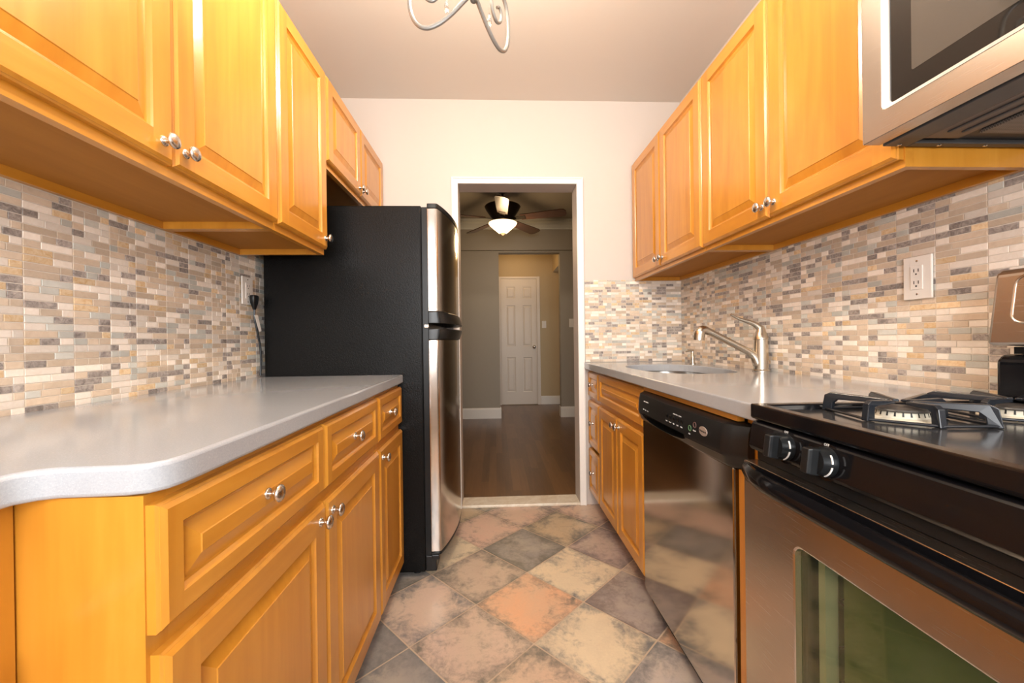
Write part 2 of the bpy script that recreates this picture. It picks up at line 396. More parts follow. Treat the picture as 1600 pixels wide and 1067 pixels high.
def upper_body(side, xf, xw, y_far, y_near, z0, z1, parent, rec=.022):
    sg = 1 if side == 'L' else -1; fx0, fx1 = xf-sg*.02, xf; th = .016; mb = MB()
    e = .0006
    mb.box(xw, fx0, y_far-e, y_far-th, z0, z1, 0); mb.box(xw, fx0, y_near+e, y_near+th, z0, z1, 0)        # sides
    mb.box(fx0, fx1, y_far-e, y_near+e, z0, z0+.035, 1); mb.box(fx0, fx1, y_far-e, y_near+e, z1-.035, z1, 1)   # face frame rails
    mb.box(fx0, fx1, y_far-e, y_far-.035, z0+.035, z1-.035, 0); mb.box(fx0, fx1, y_near+e, y_near+.035, z0+.035, z1-.035, 0)
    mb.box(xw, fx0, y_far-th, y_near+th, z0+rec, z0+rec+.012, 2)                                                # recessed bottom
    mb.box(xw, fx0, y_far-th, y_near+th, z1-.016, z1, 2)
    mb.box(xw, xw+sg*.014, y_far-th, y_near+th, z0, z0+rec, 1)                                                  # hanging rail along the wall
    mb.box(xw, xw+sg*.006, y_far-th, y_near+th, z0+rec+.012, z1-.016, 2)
    return mb.build('body', WOOD, parent)
# ---- left uppers
LXF, LXB = -.705, -.705            # face frame front (door back)
UZ0, UZ1 = 1.425, 2.188
LDB, LDT = 1.447, 2.178
lw = TXL+.005
t1 = thing('wall_cabinet', (-.88, -1.67, UZ0), 'tall double-door maple wall cabinet nearest the camera above the left counter', 'cabinet')
upper_body('L', LXF, lw, -1.243, -2.095, UZ0, UZ1, t1)
front('L', 'door', LXB, -1.668, -2.09, LDB, LDT, t1, knob_at=(-1.697, 1.487)); front('L', 'door', LXB, -1.249, -1.665, LDB, LDT, t1, knob_at=(-1.638, 1.487))
t2 = thing('wall_cabinet', (-.88, -1.05, UZ0), 'narrow single-door maple wall cabinet beside the black refrigerator, left row', 'cabinet')
upper_body('L', LXF, lw, -.862, -1.242, UZ0, UZ1, t2)
front('L', 'door', LXB, -.868, -1.239, LDB, LDT, t2, knob_at=(-.893, 1.487))
t3 = thing('wall_cabinet', (-.88, -.43, 1.80), 'short double-door maple wall cabinet over the black refrigerator', 'cabinet')
upper_body('L', LXF, lw, -.012, -.860, 1.80, UZ1, t3, .03)
front('L', 'door', LXB, -.018, -.434, 1.822, LDT, t3, knob_at=(-.408, 1.855)); front('L', 'door', LXB, -.437, -.855, 1.822, LDT, t3, knob_at=(-.462, 1.855))
t0 = thing('wall_cabinet', (-.88, -2.5, UZ0), 'maple wall cabinet at the left edge behind the tall double-door one', 'cabinet') if False else None
# ---- right uppers
RXB = .905; RZ0, RZ1 = 1.432, 2.19; RDB, RDT = 1.449, 2.172
rw = TXR-.005
t4 = thing('wall_cabinet', (1.05, -.44, RZ0), 'double-door maple wall cabinet in the far corner above the sink', 'cabinet')
upper_body('R', RXB, rw, -.012, -.882, RZ0, RZ1, t4)
front('R', 'door', RXB, -.022, -.450, RDB, RDT, t4, knob_at=(-.424, 1.489)); front('R', 'door', RXB, -.454, -.878, RDB, RDT, t4, knob_at=(-.481, 1.489))
t5 = thing('wall_cabinet', (1.05, -1.3, RZ0), 'double-door maple wall cabinet between the corner one and the microwave', 'cabinet')
upper_body('R', RXB, rw, -.884, -1.722, RZ0, RZ1, t5)
front('R', 'door', RXB, -.889, -1.300, RDB, RDT, t5, knob_at=(-1.274, 1.489)); front('R', 'door', RXB, -1.304, -1.718, RDB, RDT, t5, knob_at=(-1.331, 1.489))
# ---- left bases
BZ1 = .8745
def base_body(side, xf, xw, y_far, y_near, parent, zt=BZ1, deep_end=None):
    sg = 1 if side == 'L' else -1; mb = MB(); e = .0006
    mb.box(xw, xf-sg*.018, y_far-e, y_near+e, .10, zt, 0)
    for (z0, z1) in ((.10, .135), (zt-.03, zt), (.665, .70)): mb.box(xf-sg*.018, xf, y_far-.035, y_near+.035, z0, z1, 1)
    mb.box(xf-sg*.018, xf, y_far-e, y_far-.035, .10, zt, 0); mb.box(xf-sg*.018, xf, y_near+e, y_near+.035, .10, zt, 0)
    o = mb.build('body', WOOD, parent)
    k = MB(); k.box(xw+sg*.02, xf-sg*.075, y_far-e, y_near+e, 0, .0995, 1); k.build('toe_kick', WOOD, parent)
    return o
LF = -.437
b1 = thing('base_cabinet', (-.75, -1.6, 0), 'wide maple base cabinet with two drawers at the near end of the left counter', 'cabinet')
base_body('L', LF, TXL, -1.108, -2.054, b1)
DZ0, DZ1, DB, DTp = .700, .862, .072, .672
front('L', 'drawer', LF, -1.572, -2.051, DZ0, DZ1, b1, .034, .034, (-1.818, .788)); front('L', 'drawer', LF, -1.120, -1.563, DZ0, DZ1, b1, .034, .034, (-1.36, .785))
front('L', 'door', LF, -1.567, -2.047, DB, DTp, b1, .058, .058, (-1.600, .637)); front('L', 'door', LF, -1.112, -1.562, DB, DTp, b1, .058, .058, (-1.528, .637))
b2 = thing('base_cabinet', (-.75, -.93, 0), 'narrow one-drawer maple base cabinet beside the black refrigerator', 'cabinet')
base_body('L', LF, TXL, -.748, -1.106, b2)
front('L', 'drawer', LF, -.752, -1.103, DZ0, DZ1, b2, .034, .034, (-.960, .785)); front('L', 'door', LF, -.750, -1.103, DB, DTp, b2, .05, .058, (-1.068, .637))
b3 = thing('base_cabinet', (-.8, -2.6, 0), 'shallow maple base cabinet at the left picture edge under the counter curve', 'cabinet')
base_body('L', -.587, TXL, -2.056, -3.05, b3)
front('L', 'door', -.587, -2.105, -2.55, DB, .70, b3, .058, .058, (-2.52, .637)); front('L', 'door', -.587, -2.56, -3.0, DB, .70, b3, .058, .058, (-2.6, .637))
# ---- right bases
RF = .606
b4 = thing('base_cabinet', (.9, -.15, 0), 'narrow maple base cabinet with three stacked drawers by the doorway', 'cabinet')
base_body('R', RF, TXR, -.022, -.283, b4)
for z0, z1, kz in ((.703, .860, .786), (.400, .678, .552), (.105, .376, .25)):
    front('R', 'drawer', RF, -.028, -.279, z0, z1, b4, .036, .036, (-.155, kz))
b5 = thing('base_cabinet', (.9, -.63, 0), 'double-door maple base cabinet under the sink', 'cabinet')
def sink_base():
    mb = MB(); y0, y1 = -.285, -.985
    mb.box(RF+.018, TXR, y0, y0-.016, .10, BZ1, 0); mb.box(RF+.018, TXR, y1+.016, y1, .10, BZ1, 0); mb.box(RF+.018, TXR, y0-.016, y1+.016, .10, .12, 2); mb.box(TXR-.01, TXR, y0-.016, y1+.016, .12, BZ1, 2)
    for (z0, z1) in ((.10, .135), (BZ1-.03, BZ1), (.665, .70)): mb.box(RF, RF+.018, y0-.035, y1+.035, z0, z1, 1)
    for ya in (y0, y1+.035): mb.box(RF, RF+.018, ya, ya-.035, .10, BZ1, 0)
    mb.build('body', WOOD, b5); k = MB(); k.box(RF+.075, TXR-.02, y0, y1, 0, .0995, 1); k.build('toe_kick', WOOD, b5)
sink_base()
front('R', 'drawer_front', RF, -.289, -.978, .703, .860, b5, .036, .036)
front('R', 'door', RF, -.289, -.632, DB+.03, .676, b5, .052, .055, (-.605, .637)); front('R', 'door', RF, -.636, -.978, DB+.03, .676, b5, .052, .055, (-.664, .637))
b6 = MB(); b6.box(.590, TXR-.02, -1.6125, -1.71, 0, .7405, 0); b6.box(.614, TXR-.02, -1.6125, -1.71, .7405, BZ1, 0)
tag(b6.build('maple_filler', [wood_v], origin=(.9, -1.66, 0)), 'plain maple end panel standing between dishwasher and range', 'panel')
b6 = MB(); b6.box(.588, .606, -.990, -1.611, .857, BZ1+.001, 0)
tag(b6.build('maple_strip', [wood_h], origin=(.597, -1.3, .857)), 'thin maple strip under the right countertop above the dishwasher', 'panel')

# ------------------------------------------------------------------ countertops
CB = .876
poly = [(TXL+.005, -.746), (-.413, -.746), (-.413, -1.985), (-.414, -2.015), (-.419, -2.037), (-.431, -2.052), (-.455, -2.059), (-.495, -2.061), (-.53, -2.062), (-.548, -2.068), (-.560, -2.080), (-.563, -2.10), (-.556, -2.13), (-.545, -2.19), (-.543, -3.06), (TXL+.005, -3.06)]
b = MB(); b.prism(poly, CB, CT)
tag(b.build('countertop', quartz, bevel=.006, seg=3, smooth=True, angle=70, origin=(-.75, -1.6, CB)), 'grey speckled left countertop with a curved near corner', 'countertop')
# sink opening
SCX, SCY, SAX, SAY = .885, -.625, .205, .32
def superell(ax, ay, n=48, e=2.7):
    p = []
    for i in range(n):
        a = 2*PI*i/n; c, s_ = math.cos(a), math.sin(a)
        p.append((SCX+ax*math.copysign(abs(c)**(2/e), c), SCY+ay*math.copysign(abs(s_)**(2/e), s_)))
    return p
def counter_right():
    import bmesh
    x0, x1, y0, y1 = .567, TXR-.005, -1.712, -.022
    n = 48; inner = superell(SAX, SAY, n)
    outer = []
    for (px, py) in inner:
        dx, dy = px-SCX, py-SCY; k = 1e9
        if dx > 1e-9: k = min(k, (x1-SCX)/dx)
        if dx < -1e-9: k = min(k, (x0-SCX)/dx)
        ya, yb = -1.0, y1
        if dy > 1e-9: k = min(k, (yb-SCY)/dy)
        if dy < -1e-9: k = min(k, (ya-SCY)/dy)
        outer.append([SCX+dx*k, SCY+dy*k])
    for cx, cy in ((x0, -1.0), (x0, y1), (x1, -1.0), (x1, y1)):
        j = min(range(n), key=lambda q: (outer[q][0]-cx)**2+(outer[q][1]-cy)**2); outer[j] = [cx, cy]
    mb = MB(); b0 = 0
    for z in (CT, CB):
        mb.v += [(p[0], p[1], z) for p in outer]; mb.v += [(p[0], p[1], z) for p in inner]
    for j in range(n):
        k = (j+1) % n
        mb.face([j, k, n+k, n+j]); mb.face([2*n+j, 3*n+j, 3*n+k, 2*n+k]); mb.face([n+j, n+k, 3*n+k, 3*n+j])
        if not (abs(outer[j][1]+1.0) < 1e-6 and abs(outer[k][1]+1.0) < 1e-6): mb.face([k, j, 2*n+j, 2*n+k])
    js = sorted([j for j in range(n) if abs(outer[j][1]+1.0) < 1e-6], key=lambda j: outer[j][0])
    bb = len(mb.v); mb.v += [(x0, y1*0+y0, CT), (x1, y0, CT), (x0, y0, CB), (x1, y0, CB)]
    mb.face(js+[bb+1, bb]); mb.face([2*n+j for j in reversed(js)]+[bb+2, bb+3])
    mb.face([bb, bb+1, bb+3, bb+2]); mb.face([js[0], bb, bb+2, 2*n+js[0]]); mb.face([bb+1, js[-1], 2*n+js[-1], bb+3])
    o = mb.build('countertop', quartz, bevel=.004, seg=3, origin=(.9, -.9, CB))
    return tag(o, 'grey speckled right countertop holding the sink and faucet', 'countertop')
counter_right()
b = MB(); rings = [[(x, y, CB-.0005) for x, y in superell(SAX+.02, SAY+.02)], [(x, y, CB-.0005) for x, y in superell(SAX+.004, SAY+.004)]]
for k, z in ((.0, .865), (.97, .80), (.95, .74), (.90, .715), (.75, .703), (.12, .700)):
    k = k or 1; rings.append([(x, y, z) for x, y in superell((SAX+.004)*k, (SAY+.004)*k)])
b.rings(rings, True, False, True)
sk = thing('sink', (SCX, SCY, .70), 'oval stainless undermount sink set in the right countertop', 'sink')
o = b.build('basin', sink_m, sk, smooth=True); so = o.modifiers.new('wall', 'SOLIDIFY'); so.thickness = .0012; so.offset = -1 
b = MB(); b.lathe([(.0, .702), (.042, .702), (.040, .7035), (.03, .7035), (.026, .7025), (0, .7025)], (SCX, SCY, 0), n=24, cap0=False, cap1=False); b.build('drain', nickel, sk, smooth=True)

# faucet
FX, FY = 1.152, -.868
fz = CT+.0005
fa = thing('faucet', (FX, FY, CT), 'brushed nickel single-lever pull-out faucet behind the sink', 'faucet')
b = MB(); b.lathe([(.0, 0), (.034, 0), (.034, .004), (.029, .009), (.0285, .055), (.0285, .132), (.0, .132)], (FX, FY, fz), n=28, cap0=False, cap1=False); b.build('body', faucet_m, fa, smooth=True)
b = MB(); b.lathe([(.0, 0), (.0275, 0), (.0275, .004), (.0300, .006), (.0290, .014), (.0235, .028), (.0185, .042), (.0160, .054), (.011, .064), (.0, .067)], (FX, FY, fz+.1325), n=28, cap0=False, cap1=False)
d = Vector((-1, .10, 0)).normalized(); o3 = Vector((FX, FY, fz))
hp = spline([o3+Vector((0, 0, .178)), o3+d*.008+Vector((0, 0, .190)), o3+d*.030+Vector((0, 0, .206)), o3+d*.062+Vector((0, 0, .218)), o3+d*.095+Vector((0, 0, .230)), o3+d*.125+Vector((0, 0, .247))], 6)
b.tube(hp, [.0165-.0110*min(1, i/len(hp)*1.2) for i in range(len(hp))], 12); b.build('lever_handle', faucet_m, fa, smooth=True)
b = MB(); sp0 = o3+Vector((0, 0, .040)); tip = o3+d*.232+Vector((0, 0, .182))
ps = spline([o3+d*.012+Vector((0, 0, .030)), o3+d*.030+Vector((0, 0, .066)), o3+d*.060+Vector((0, 0, .088)), o3+d*.105+Vector((0, 0, .113)), o3+d*.20+Vector((0, 0, .165)), tip], 6)
rr = [.021-.0065*min(1, i/10) for i in range(len(ps))]
b.tube(ps, rr, 16); b.build('spout', faucet_m, fa, smooth=True)
b = MB(); hd = [tip-d*.014-Vector((0, 0, .009)), tip+d*.004+Vector((0, 0, -.001)), tip+d*.018-Vector((0, 0, .003)), tip+d*.026-Vector((0, 0, .014)), tip+d*.029-Vector((0, 0, .030)), tip+d*.030-Vector((0, 0, .044))]
hp = spline(hd, 5); b.tube(hp, [.0150+.0075*min(1, i/13) for i in range(len(hp))], 18); b.build('spray_head', faucet_m, fa, smooth=True)
so_ = thing('soap_dispenser', (1.125, -.315, CT), 'small nickel soap dispenser at the far end of the sink', 'dispenser')
b = MB(); b.lathe([(.0, 0), (.018, 0), (.018, .004), (.0125, .008), (.0115, .03), (.012, .045), (.008, .052), (.0065, .07), (0, .07)], (1.125, -.315, fz), n=20, cap0=False, cap1=False); b.build('body', faucet_m, so_, smooth=True)
b = MB(); b.tube([(1.130, -.315, fz+.074), (1.11, -.315, fz+.075), (1.085, -.317, fz+.070)], [.0068, .0055, .004], 10); b.build('nozzle', faucet_m, so_, smooth=True)

# ------------------------------------------------------------------ refrigerator
FYN, FYF = -.742, -.032
fr = thing('refrigerator', (-.66, -.39, 0), 'black refrigerator with curved stainless doors between counter and doorway', 'refrigerator')
b = MB(); b.box(-1.02, -.325, FYN, FYF, .022, 1.672); b.build('cabinet', fridge_black, fr, bevel=.006)
b = MB()
for x in (-.98, -.37):
    for y in (FYN+.05, FYF-.05): b = MB(); b.lathe([(.018, 0), (.018, .022)], (x, y, 0), n=12); b.build('foot', blackm, fr)
b = MB(); b.box(-.3245, -.300, FYN+.010, FYF-.010, .03, 1.668); b.build('gasket', blackm, fr)
b = MB(); b.box(-.3245, -.275, FYN+.004, FYF-.004, .024, .093); b.build('base_grille', blackm, fr, bevel=.004)
def door_plan(extra=0., n=18):
    """plan outline of a bowed refrigerator door (x, y)"""
    pts = [(-.2995, FYN+.001), (-.258-.006, FYN+.001)]
    for i in range(n+1):
        u = i/n; y = FYN+.006+(FYF-FYN-.012)*u
        pts.append((-.254+.040*math.sin(PI*u)**.75*1.0+.016*math.sin(PI*u), y))
    pts += [(-.264, FYF-.001), (-.2995, FYF-.001)]
    return pts
def fdoor(name, z0, z1, m_, parent, scale=1.0, bev=.003):
    b = MB(); pl = door_plan(); 
    if scale != 1.0: pl = [(-.2995+(x+.2995)*scale, y) for x, y in pl]
    b.prism(pl, z0, z1); return b.build(name, m_, parent, bevel=bev, smooth=True)
d1 = fdoor('freezer_door', 1.196, 1.660, steel_f, fr)
fdoor('top_cap', 1.6605, 1.683, blackm, d1, 1.02)
def grip(name, z0, z1, up, parent):
    pl = door_plan(); b = MB(); rings = []
    for z, k in ((z0, 1.03 if up else 1.20), ((z0+z1)/2, 1.13), (z1, 1.20 if up else 1.03)):
        rings.append([(-.2995+(x+.2995)*k if x > -.29 else x, y, z) for x, y in pl])
    b.rings(rings, True, True, True); return b.build(name, blackm, parent, bevel=.003, smooth=True)
grip('handle_grip', 1.142, 1.1955, False, d1)
d2 = fdoor('lower_door', .112, 1.068, steel_f, fr)
grip('handle_grip', 1.0685, 1.118, True, d2)
fdoor('bottom_trim', .098, .1115, blackm, d2, 1.0)
b = MB(); b.box(-.2995, -.262, FYN+.003, FYN+.06, .074, .0975); b.build('bottom_hinge', blackm, fr, bevel=.005)
b = MB(); b.box(-.318, -.296, FYN-.004, FYN+.014, 1.122, 1.138); b.build('middle_hinge', nickel, fr, bevel=.003)
# power cord and outlet on the left wall
ol = thing('wall_outlet', (XL, -.815, 1.285), 'white outlet on the left tiles with the black refrigerator plug', 'outlet')
def outlet(o, side, xw, y, z, w=.074, h=.118):
    sg = 1 if side == 'L' else -1
    b = MB(); b.box(xw+sg*.0002, xw+sg*.006, y-w/2, y+w/2, z-h/2, z+h/2); b.build('cover_plate', white_plastic, o, bevel=.0025)
    b = MB(); b.box(xw+sg*.0061, xw+sg*.0085, y-.0165, y+.0165, z-.0335, z+.0335); r = b.build('receptacle', white_plastic, o, bevel=.0008)
    for dz in (.017, -.017):
        for dy in (-.006, .006):
            b = MB(); b.box(xw+sg*.0084, xw+sg*.0088, y+dy-.0011, y+dy+.0011, z+dz-.001, z+dz+.008); b.build('slot', dark_slot, r)
        b = MB(); b.lathe([(.0024, 0), (.0024, .0004)], (xw+sg*.0085, y, z+dz-.007), (sg, 0, 0), 10); b.build('ground_hole', dark_slot, r)
    for dz in (.047, -.047):
        b = MB(); b.lathe([(.003, 0), (.003, .0008), (.0015, .0014)], (xw+sg*.006, y, z+dz), (sg, 0, 0), 10); b.build('screw', nickel, o)
outlet(ol, 'L', TXL+.0045, -.815, 1.285)
cord = thing('power_cord', (-1.02, -.775, .93), 'black refrigerator power cord with plug and white tag on the left tiles', 'cord')
px = TXL+.0045+.0092
pc = Vector((px+.014, -.800, 0))
b = MB(); b.rings([[(pc.x+u*k*.9, pc.y+v*k, z) for u, v in rrect(0, 0, .028, .040, .010, 4)] for z, k in ((1.268, .72), (1.2655, .95), (1.258, 1.0), (1.235, .86), (1.218, .55), (1.206, .34))], True)
b.build('plug', blackm, cord, smooth=True)
b = MB(); b.tube(spline([(pc.x, pc.y, 1.208), (pc.x, pc.y, 1.17), (pc.x+.004, pc.y+.010, 1.12), (pc.x+.006, pc.y+.028, 1.05), (pc.x+.004, pc.y+.036, .98), (pc.x, pc.y+.038, .922)], 8), .0042, 8); b.build('cable', blackm, cord, smooth=True)
b = MB(); b.rings([[(pc.x+.007, pc.y-.012, 1.182), (pc.x+.007, pc.y+.010, 1.184), (pc.x+.008, pc.y+.010, 1.184), (pc.x+.008, pc.y-.012, 1.182)], [(pc.x+.012, pc.y+.012, 1.112), (pc.x+.012, pc.y+.028, 1.116), (pc.x+.013, pc.y+.028, 1.116), (pc.x+.013, pc.y+.012, 1.112)]]); b.build('tag', white_plastic, cord)
outr = thing('wall_outlet', (XR, -1.475, 1.225), 'white outlet on the right tiles between faucet and range', 'outlet')
outlet(outr, 'R', TXR-.0045, -1.475, 1.225, .078, .122)

# ------------------------------------------------------------------ dishwasher
dw = thing('dishwasher', (.9, -1.3, 0), 'stainless dishwasher with black control panel between sink cabinet and range', 'dishwasher')
DY0, DY1 = -.992, -1.606
b = MB(); b.box(.612, 1.16, DY0, DY1, .02, .856); b.build('tub', blackm, dw)
b = MB(); b.box(.66, .70, DY0-.002, DY1+.002, 0, .0195); b.build('toe_panel', blackm, dw)
b = MB(); b.prism([(DY0-.003, .072), (DY0-.003, .742), (DY1+.003, .742), (DY1+.003, .072)], .582, .6115, 'x'); dp = b.build('door_panel', steel_v, dw, bevel=.005)
# control panel : bowed black moulding with a pocket handle
b = MB(); n = 48; rings = []
for i in range(n+1):
    u = i/n; y = DY0-.0015+(-1.640-DY0+.0015)*u; bow = .010*math.sin(PI*min(1, u*1.05))
    e = .012*max(0, (.03-u)/.03)+max(0, -1.598-y)*.9
    zb = .742-.010*0
    pocket = max(0, 1-((u-.38)/.26)**2)**.5 if abs(u-.38) < .26 else 0
    rings.append([(.6115, y, zb), (min(.611, .578+e-bow*.2), y, zb), (.567+e-bow*.6, y, zb+.010), (.563+e-bow+.002*pocket, y, zb+.026-.014*pocket), (.559+e-bow+.045*pocket, y, zb+.030-.016*pocket), (.558+e-bow+.045*pocket, y, zb+.036), (.557+e-bow, y, zb+.040), (.560+e-bow, y, .832), (.565+e-bow, y, .848), (min(.611, .577+e), y, .854), (.6115, y, .855)])
b.rings(rings, True, True, True); cp = b.build('control_panel', blackm, dw, smooth=True)
white_print = mat('white_print', (.75, .75, .73), .5)
silver_badge = mat('silver_badge', (.55, .47, .42), .35, .6)
def dwx(y, z): 
    u = (DY0-y)/(DY0-DY1); return .557-.010*math.sin(PI*u)+(z-.782)*.05-.0012
def dwtext(name, s_, size, y, z): return text(name, s_, size, (dwx(y, z), y, z), (0, -1, 0), (.05, 0, 1), white_print, cp, .0002)
dwtext('lettering', 'QUIET PARTNER I', .0055, -1.108, .828)
dwtext('lettering', 'SENSOR CYCLE    OPTIONS', .0045, -1.37, .828)
for y, s_ in ((-1.085, 'Wash'), (-1.108, 'Rinse'), (-1.131, 'Clean'), (-1.30, 'Heavy'), (-1.325, 'Normal'), (-1.35, 'Light'), (-1.375, 'Quick'), (-1.40, 'Delay')):
    dwtext('lettering', s_, .005, y, .798)
for y in (-1.30, -1.325, -1.35, -1.375, -1.40):
    b = MB(); x = dwx(y, .814); b.lathe([(.006, 0), (.006, .0012), (.005, .0018)], (x+.001, y, .814), (-1, 0, 0), 14); b.build('button', blackp, cp)
green_ring = mat('green_ring', (.10, .20, .10), .4); red_ring = mat('red_ring', (.16, .09, .08), .4)
for y, z, mm, s_ in ((-1.447, .806, green_ring, 'Start'), (-1.472, .820, red_ring, 'Cancel')):
    b = MB(); x = dwx(y, z); b.lathe([(.0085, 0), (.0085, .0016), (.0068, .0016), (.0068, .0002)], (x+.001, y, z), (-1, 0, 0), 18, cap0=False, cap1=False); b.build('button', mm, cp)
    dwtext('lettering', s_, .0055, y, z-.016)
yb, zb = -1.515, .812; xb = dwx(yb, zb)
b = MB(); b.rings([[(xb+.001-h, yb+.021*k*math.cos(2*PI*i/28), zb+.0125*k*math.sin(2*PI*i/28)) for i in range(28)] for h, k in ((0, 1), (.0016, 1), (.0022, .93))], True); bd = b.build('badge', silver_badge, cp)
text('lettering', 'Whirlpool', .0085, (xb-.0014, yb, zb), (0, -1, 0), (.05, 0, 1), dark_slot, bd, .0002)

# ------------------------------------------------------------------ gas range
RY0, RY1 = -1.722, -2.482
rg = thing('gas_range', (.85, -2.1, 0), 'black and stainless gas range at the right edge beside the dishwasher', 'range')
b = MB(); b.box(.585, 1.16, RY0, RY0-.02, .03, .885); b.box(.585, 1.16, RY1+.02, RY1, .03, .885); b.box(1.14, 1.16, RY0-.02, RY1+.02, .03, .885); b.box(.585, 1.14, RY0-.02, RY1+.02, .03, .05); b.box(.585, 1.14, RY0-.02, RY1+.02, .80, .885); b.build('body', blackm, rg)
enam = mat('oven_enamel', (.30, .46, .12), .45)
b = MB(); b.box(.586, 1.13, RY0-.03, RY0-.032, .30, .79); b.box(.586, 1.13, RY1+.032, RY1+.03, .30, .79); b.box(1.12, 1.13, RY0-.032, RY1+.032, .30, .79); b.box(.586, 1.12, RY0-.032, RY1+.032, .30, .302); b.build('oven_cavity', enam, rg)
for z in (.43, .58):
    b = MB()
    for i in range(9): y = RY0-.06-.64*i/8; b.tube([(.62, y, z), (1.10, y, z)], .003, 6)
    for x in (.62, 1.10): b.tube([(x, RY0-.04, z), (x, RY1+.04, z)], .004, 6)
    b.build('oven_rack', nickel, rg)
# cooktop with raised rim
b = MB(); ya_, yb_ = RY1+.001, RY0-.001
RC = lambda x0, x1, y0, y1, z: [(x0, y0, z), (x1, y0, z), (x1, y1, z), (x0, y1, z)]
b.rings([RC(.552, 1.16, ya_, yb_, .8875), RC(.548, 1.16, ya_, yb_, .892), RC(.548, 1.16, ya_, yb_, .9195), RC(.572, 1.14, ya_+.024, yb_-.024, .9195), RC(.576, 1.136, ya_+.028, yb_-.028, .906)])
ct = b.build('cooktop', blackp, rg, bevel=.004)
speck = mat('speckled_enamel', (.03, .03, .032), .14); t = NT(speck); t.base(t.mix(t.math('GREATER_THAN', t.noise(t.pos((1, 1, 1)), 700, 1), .62), (.022, .022, .024), (.12, .12, .12)))
b = MB(); b.box(.577, 1.10, RY0-.0300, RY1+.0300, .9062, .9085); b.build('cooktop_deck', speck, rg)
# control panel
b = MB(); b.prism([(.556, .884), (.550, .878), (.543, .832), (.547, .823), (.584, .823), (.584, .886)], RY0-.002, RY1+.002, 'y'); rcp = b.build('control_panel', blackp, rg, bevel=.003)
def rknob(y, z=.853):
    x = .5475; k = MB(); ax = Vector((-1, 0, .12)).normalized()
    k.lathe([(.0, 0), (.0250, 0), (.0250, .006), (.0240, .009), (.0215, .024), (.0, .024)], (x, y, z), ax, 28, cap0=False, cap1=False)
    o = k.build('control_knob', blackm, rcp, smooth=True)
    g_ = MB(); w = .0085; c = Vector((x, y, z))+ax*.02; up = Vector((ax.z, 0, -ax.x)).normalized()
    prof = []
    for hh in (-.0225, .0225):
        pass
    ringsk = []
    for dn, wy, wz in ((0, .0105, .0222), (.014, .009, .0215), (.020, .0075, .020)):
        ringsk.append([c+ax*dn+Vector((0, sy*wy, 0))+up*(sz*wz) for sy, sz in ((1, 1), (-1, 1), (-1, -1), (1, -1))])
    g_.rings(ringsk, True); g_.build('grip', blackm, o, bevel=.002)
    # printed white arc round the skirt
    a_ = MB(); pts = []
    for i in range(13):
        a = math.radians(-150+115*i/12); pts.append(Vector((x, y, z))+ax*.0125+(up*math.sin(a)*-1+Vector((0, -1, 0))*math.cos(a)*1.0)*.0246) if False else None
    for (a0, a1, wd) in ((-62, -8, .0016), (6, 40, .0022)):
        rr_ = []
        for i in range(9):
            a = math.radians(a0+(a1-a0)*i/8); dr = Vector((0, -1, 0))*math.cos(a)+up*math.sin(a); cpt = Vector((x, y, z))
            rr_.append([cpt+ax*.010+dr*.0246, cpt+ax*.0125+dr*.0246, cpt+ax*.0125+dr*.0228, cpt+ax*.010+dr*.0228])
        a_.rings(rr_, True)
    a_.build('dial_marking', white_print, o)
    for s_, dy, dz in (('OFF', 0, .0275),):
        text('lettering', s_, .0062, (x+.0032, y+dy+.004, z+dz), (0, -1, 0), (.12, 0, 1), white_print, rcp, .0003)
    text('lettering', 'LITE', .0052, (x-.0008, y-.030, z-.026), (0, -1, 0), (.12, 0, 1), white_print, rcp, .0003)
    b_ = MB(); b_.lathe([(.0305, 0), (.0305, .0008)], (x+.0006, y, z), ax, 28); b_.build('dial_plate', blackp, rcp)
for y in (-1.832, -1.925, -2.28, -2.37): rknob(y)
# oven door : stainless frame round a window
DZB, DZT = .235, .800; wy0, wy1, wz0, wz1 = -1.868, -2.336, .315, .690
od = thing  # placeholder
b = MB()
outer = rrect((RY0+RY1)/2, (DZB+DZT)/2, RY0-RY1-.006, DZT-DZB, .004, 4); inner = rrect((wy0+wy1)/2, (wz0+wz1)/2, wy0-wy1, wz1-wz0, .020, 4)
L = lambda pl, x: [(x, y, z) for y, z in pl]
b.rings([L(inner, .5845), L(outer, .5845), L(outer, .532), L(inner, .532)], True, False, False, 0, loop=True)
odoor = b.build('oven_door', steel_h, rg, bevel=.0015)
glass = mat('oven_window_glass', (.30, .38, .20), .03); nt = glass.node_tree; nt.nodes.clear()
out = nt.nodes.new('ShaderNodeOutputMaterial'); mx = nt.nodes.new('ShaderNodeMixShader'); tr = nt.nodes.new('ShaderNodeBsdfTransparent'); gl = nt.nodes.new('ShaderNodeBsdfGlossy'); fz_ = nt.nodes.new('ShaderNodeLayerWeight'); pw = nt.nodes.new('ShaderNodeMath'); pw.operation = 'POWER'; pw.inputs[1].default_value = 4; sc_ = nt.nodes.new('ShaderNodeMath'); sc_.operation = 'MULTIPLY_ADD'; sc_.inputs[1].default_value = .9; sc_.inputs[2].default_value = .06
tr.inputs[0].default_value = (.86, .92, .78, 1); gl.inputs[0].default_value = (.85, .9, .8, 1); gl.inputs['Roughness'].default_value = .03; fz_.inputs[0].default_value = .5
nt.links.new(fz_.outputs['Facing'], pw.inputs[0]); nt.links.new(pw.outputs[0], sc_.inputs[0]); nt.links.new(sc_.outputs[0], mx.inputs[0]); nt.links.new(tr.outputs[0], mx.inputs[1]); nt.links.new(gl.outputs[0], mx.inputs[2]); nt.links.new(mx.outputs[0], out.inputs[0])
b = MB(); b.prism(rrect((wy0+wy1)/2, (wz0+wz1)/2, wy0-wy1-.001, wz1-wz0-.001, .0195, 4), .545, .548, 'x'); b.build('window_glass', glass, odoor)
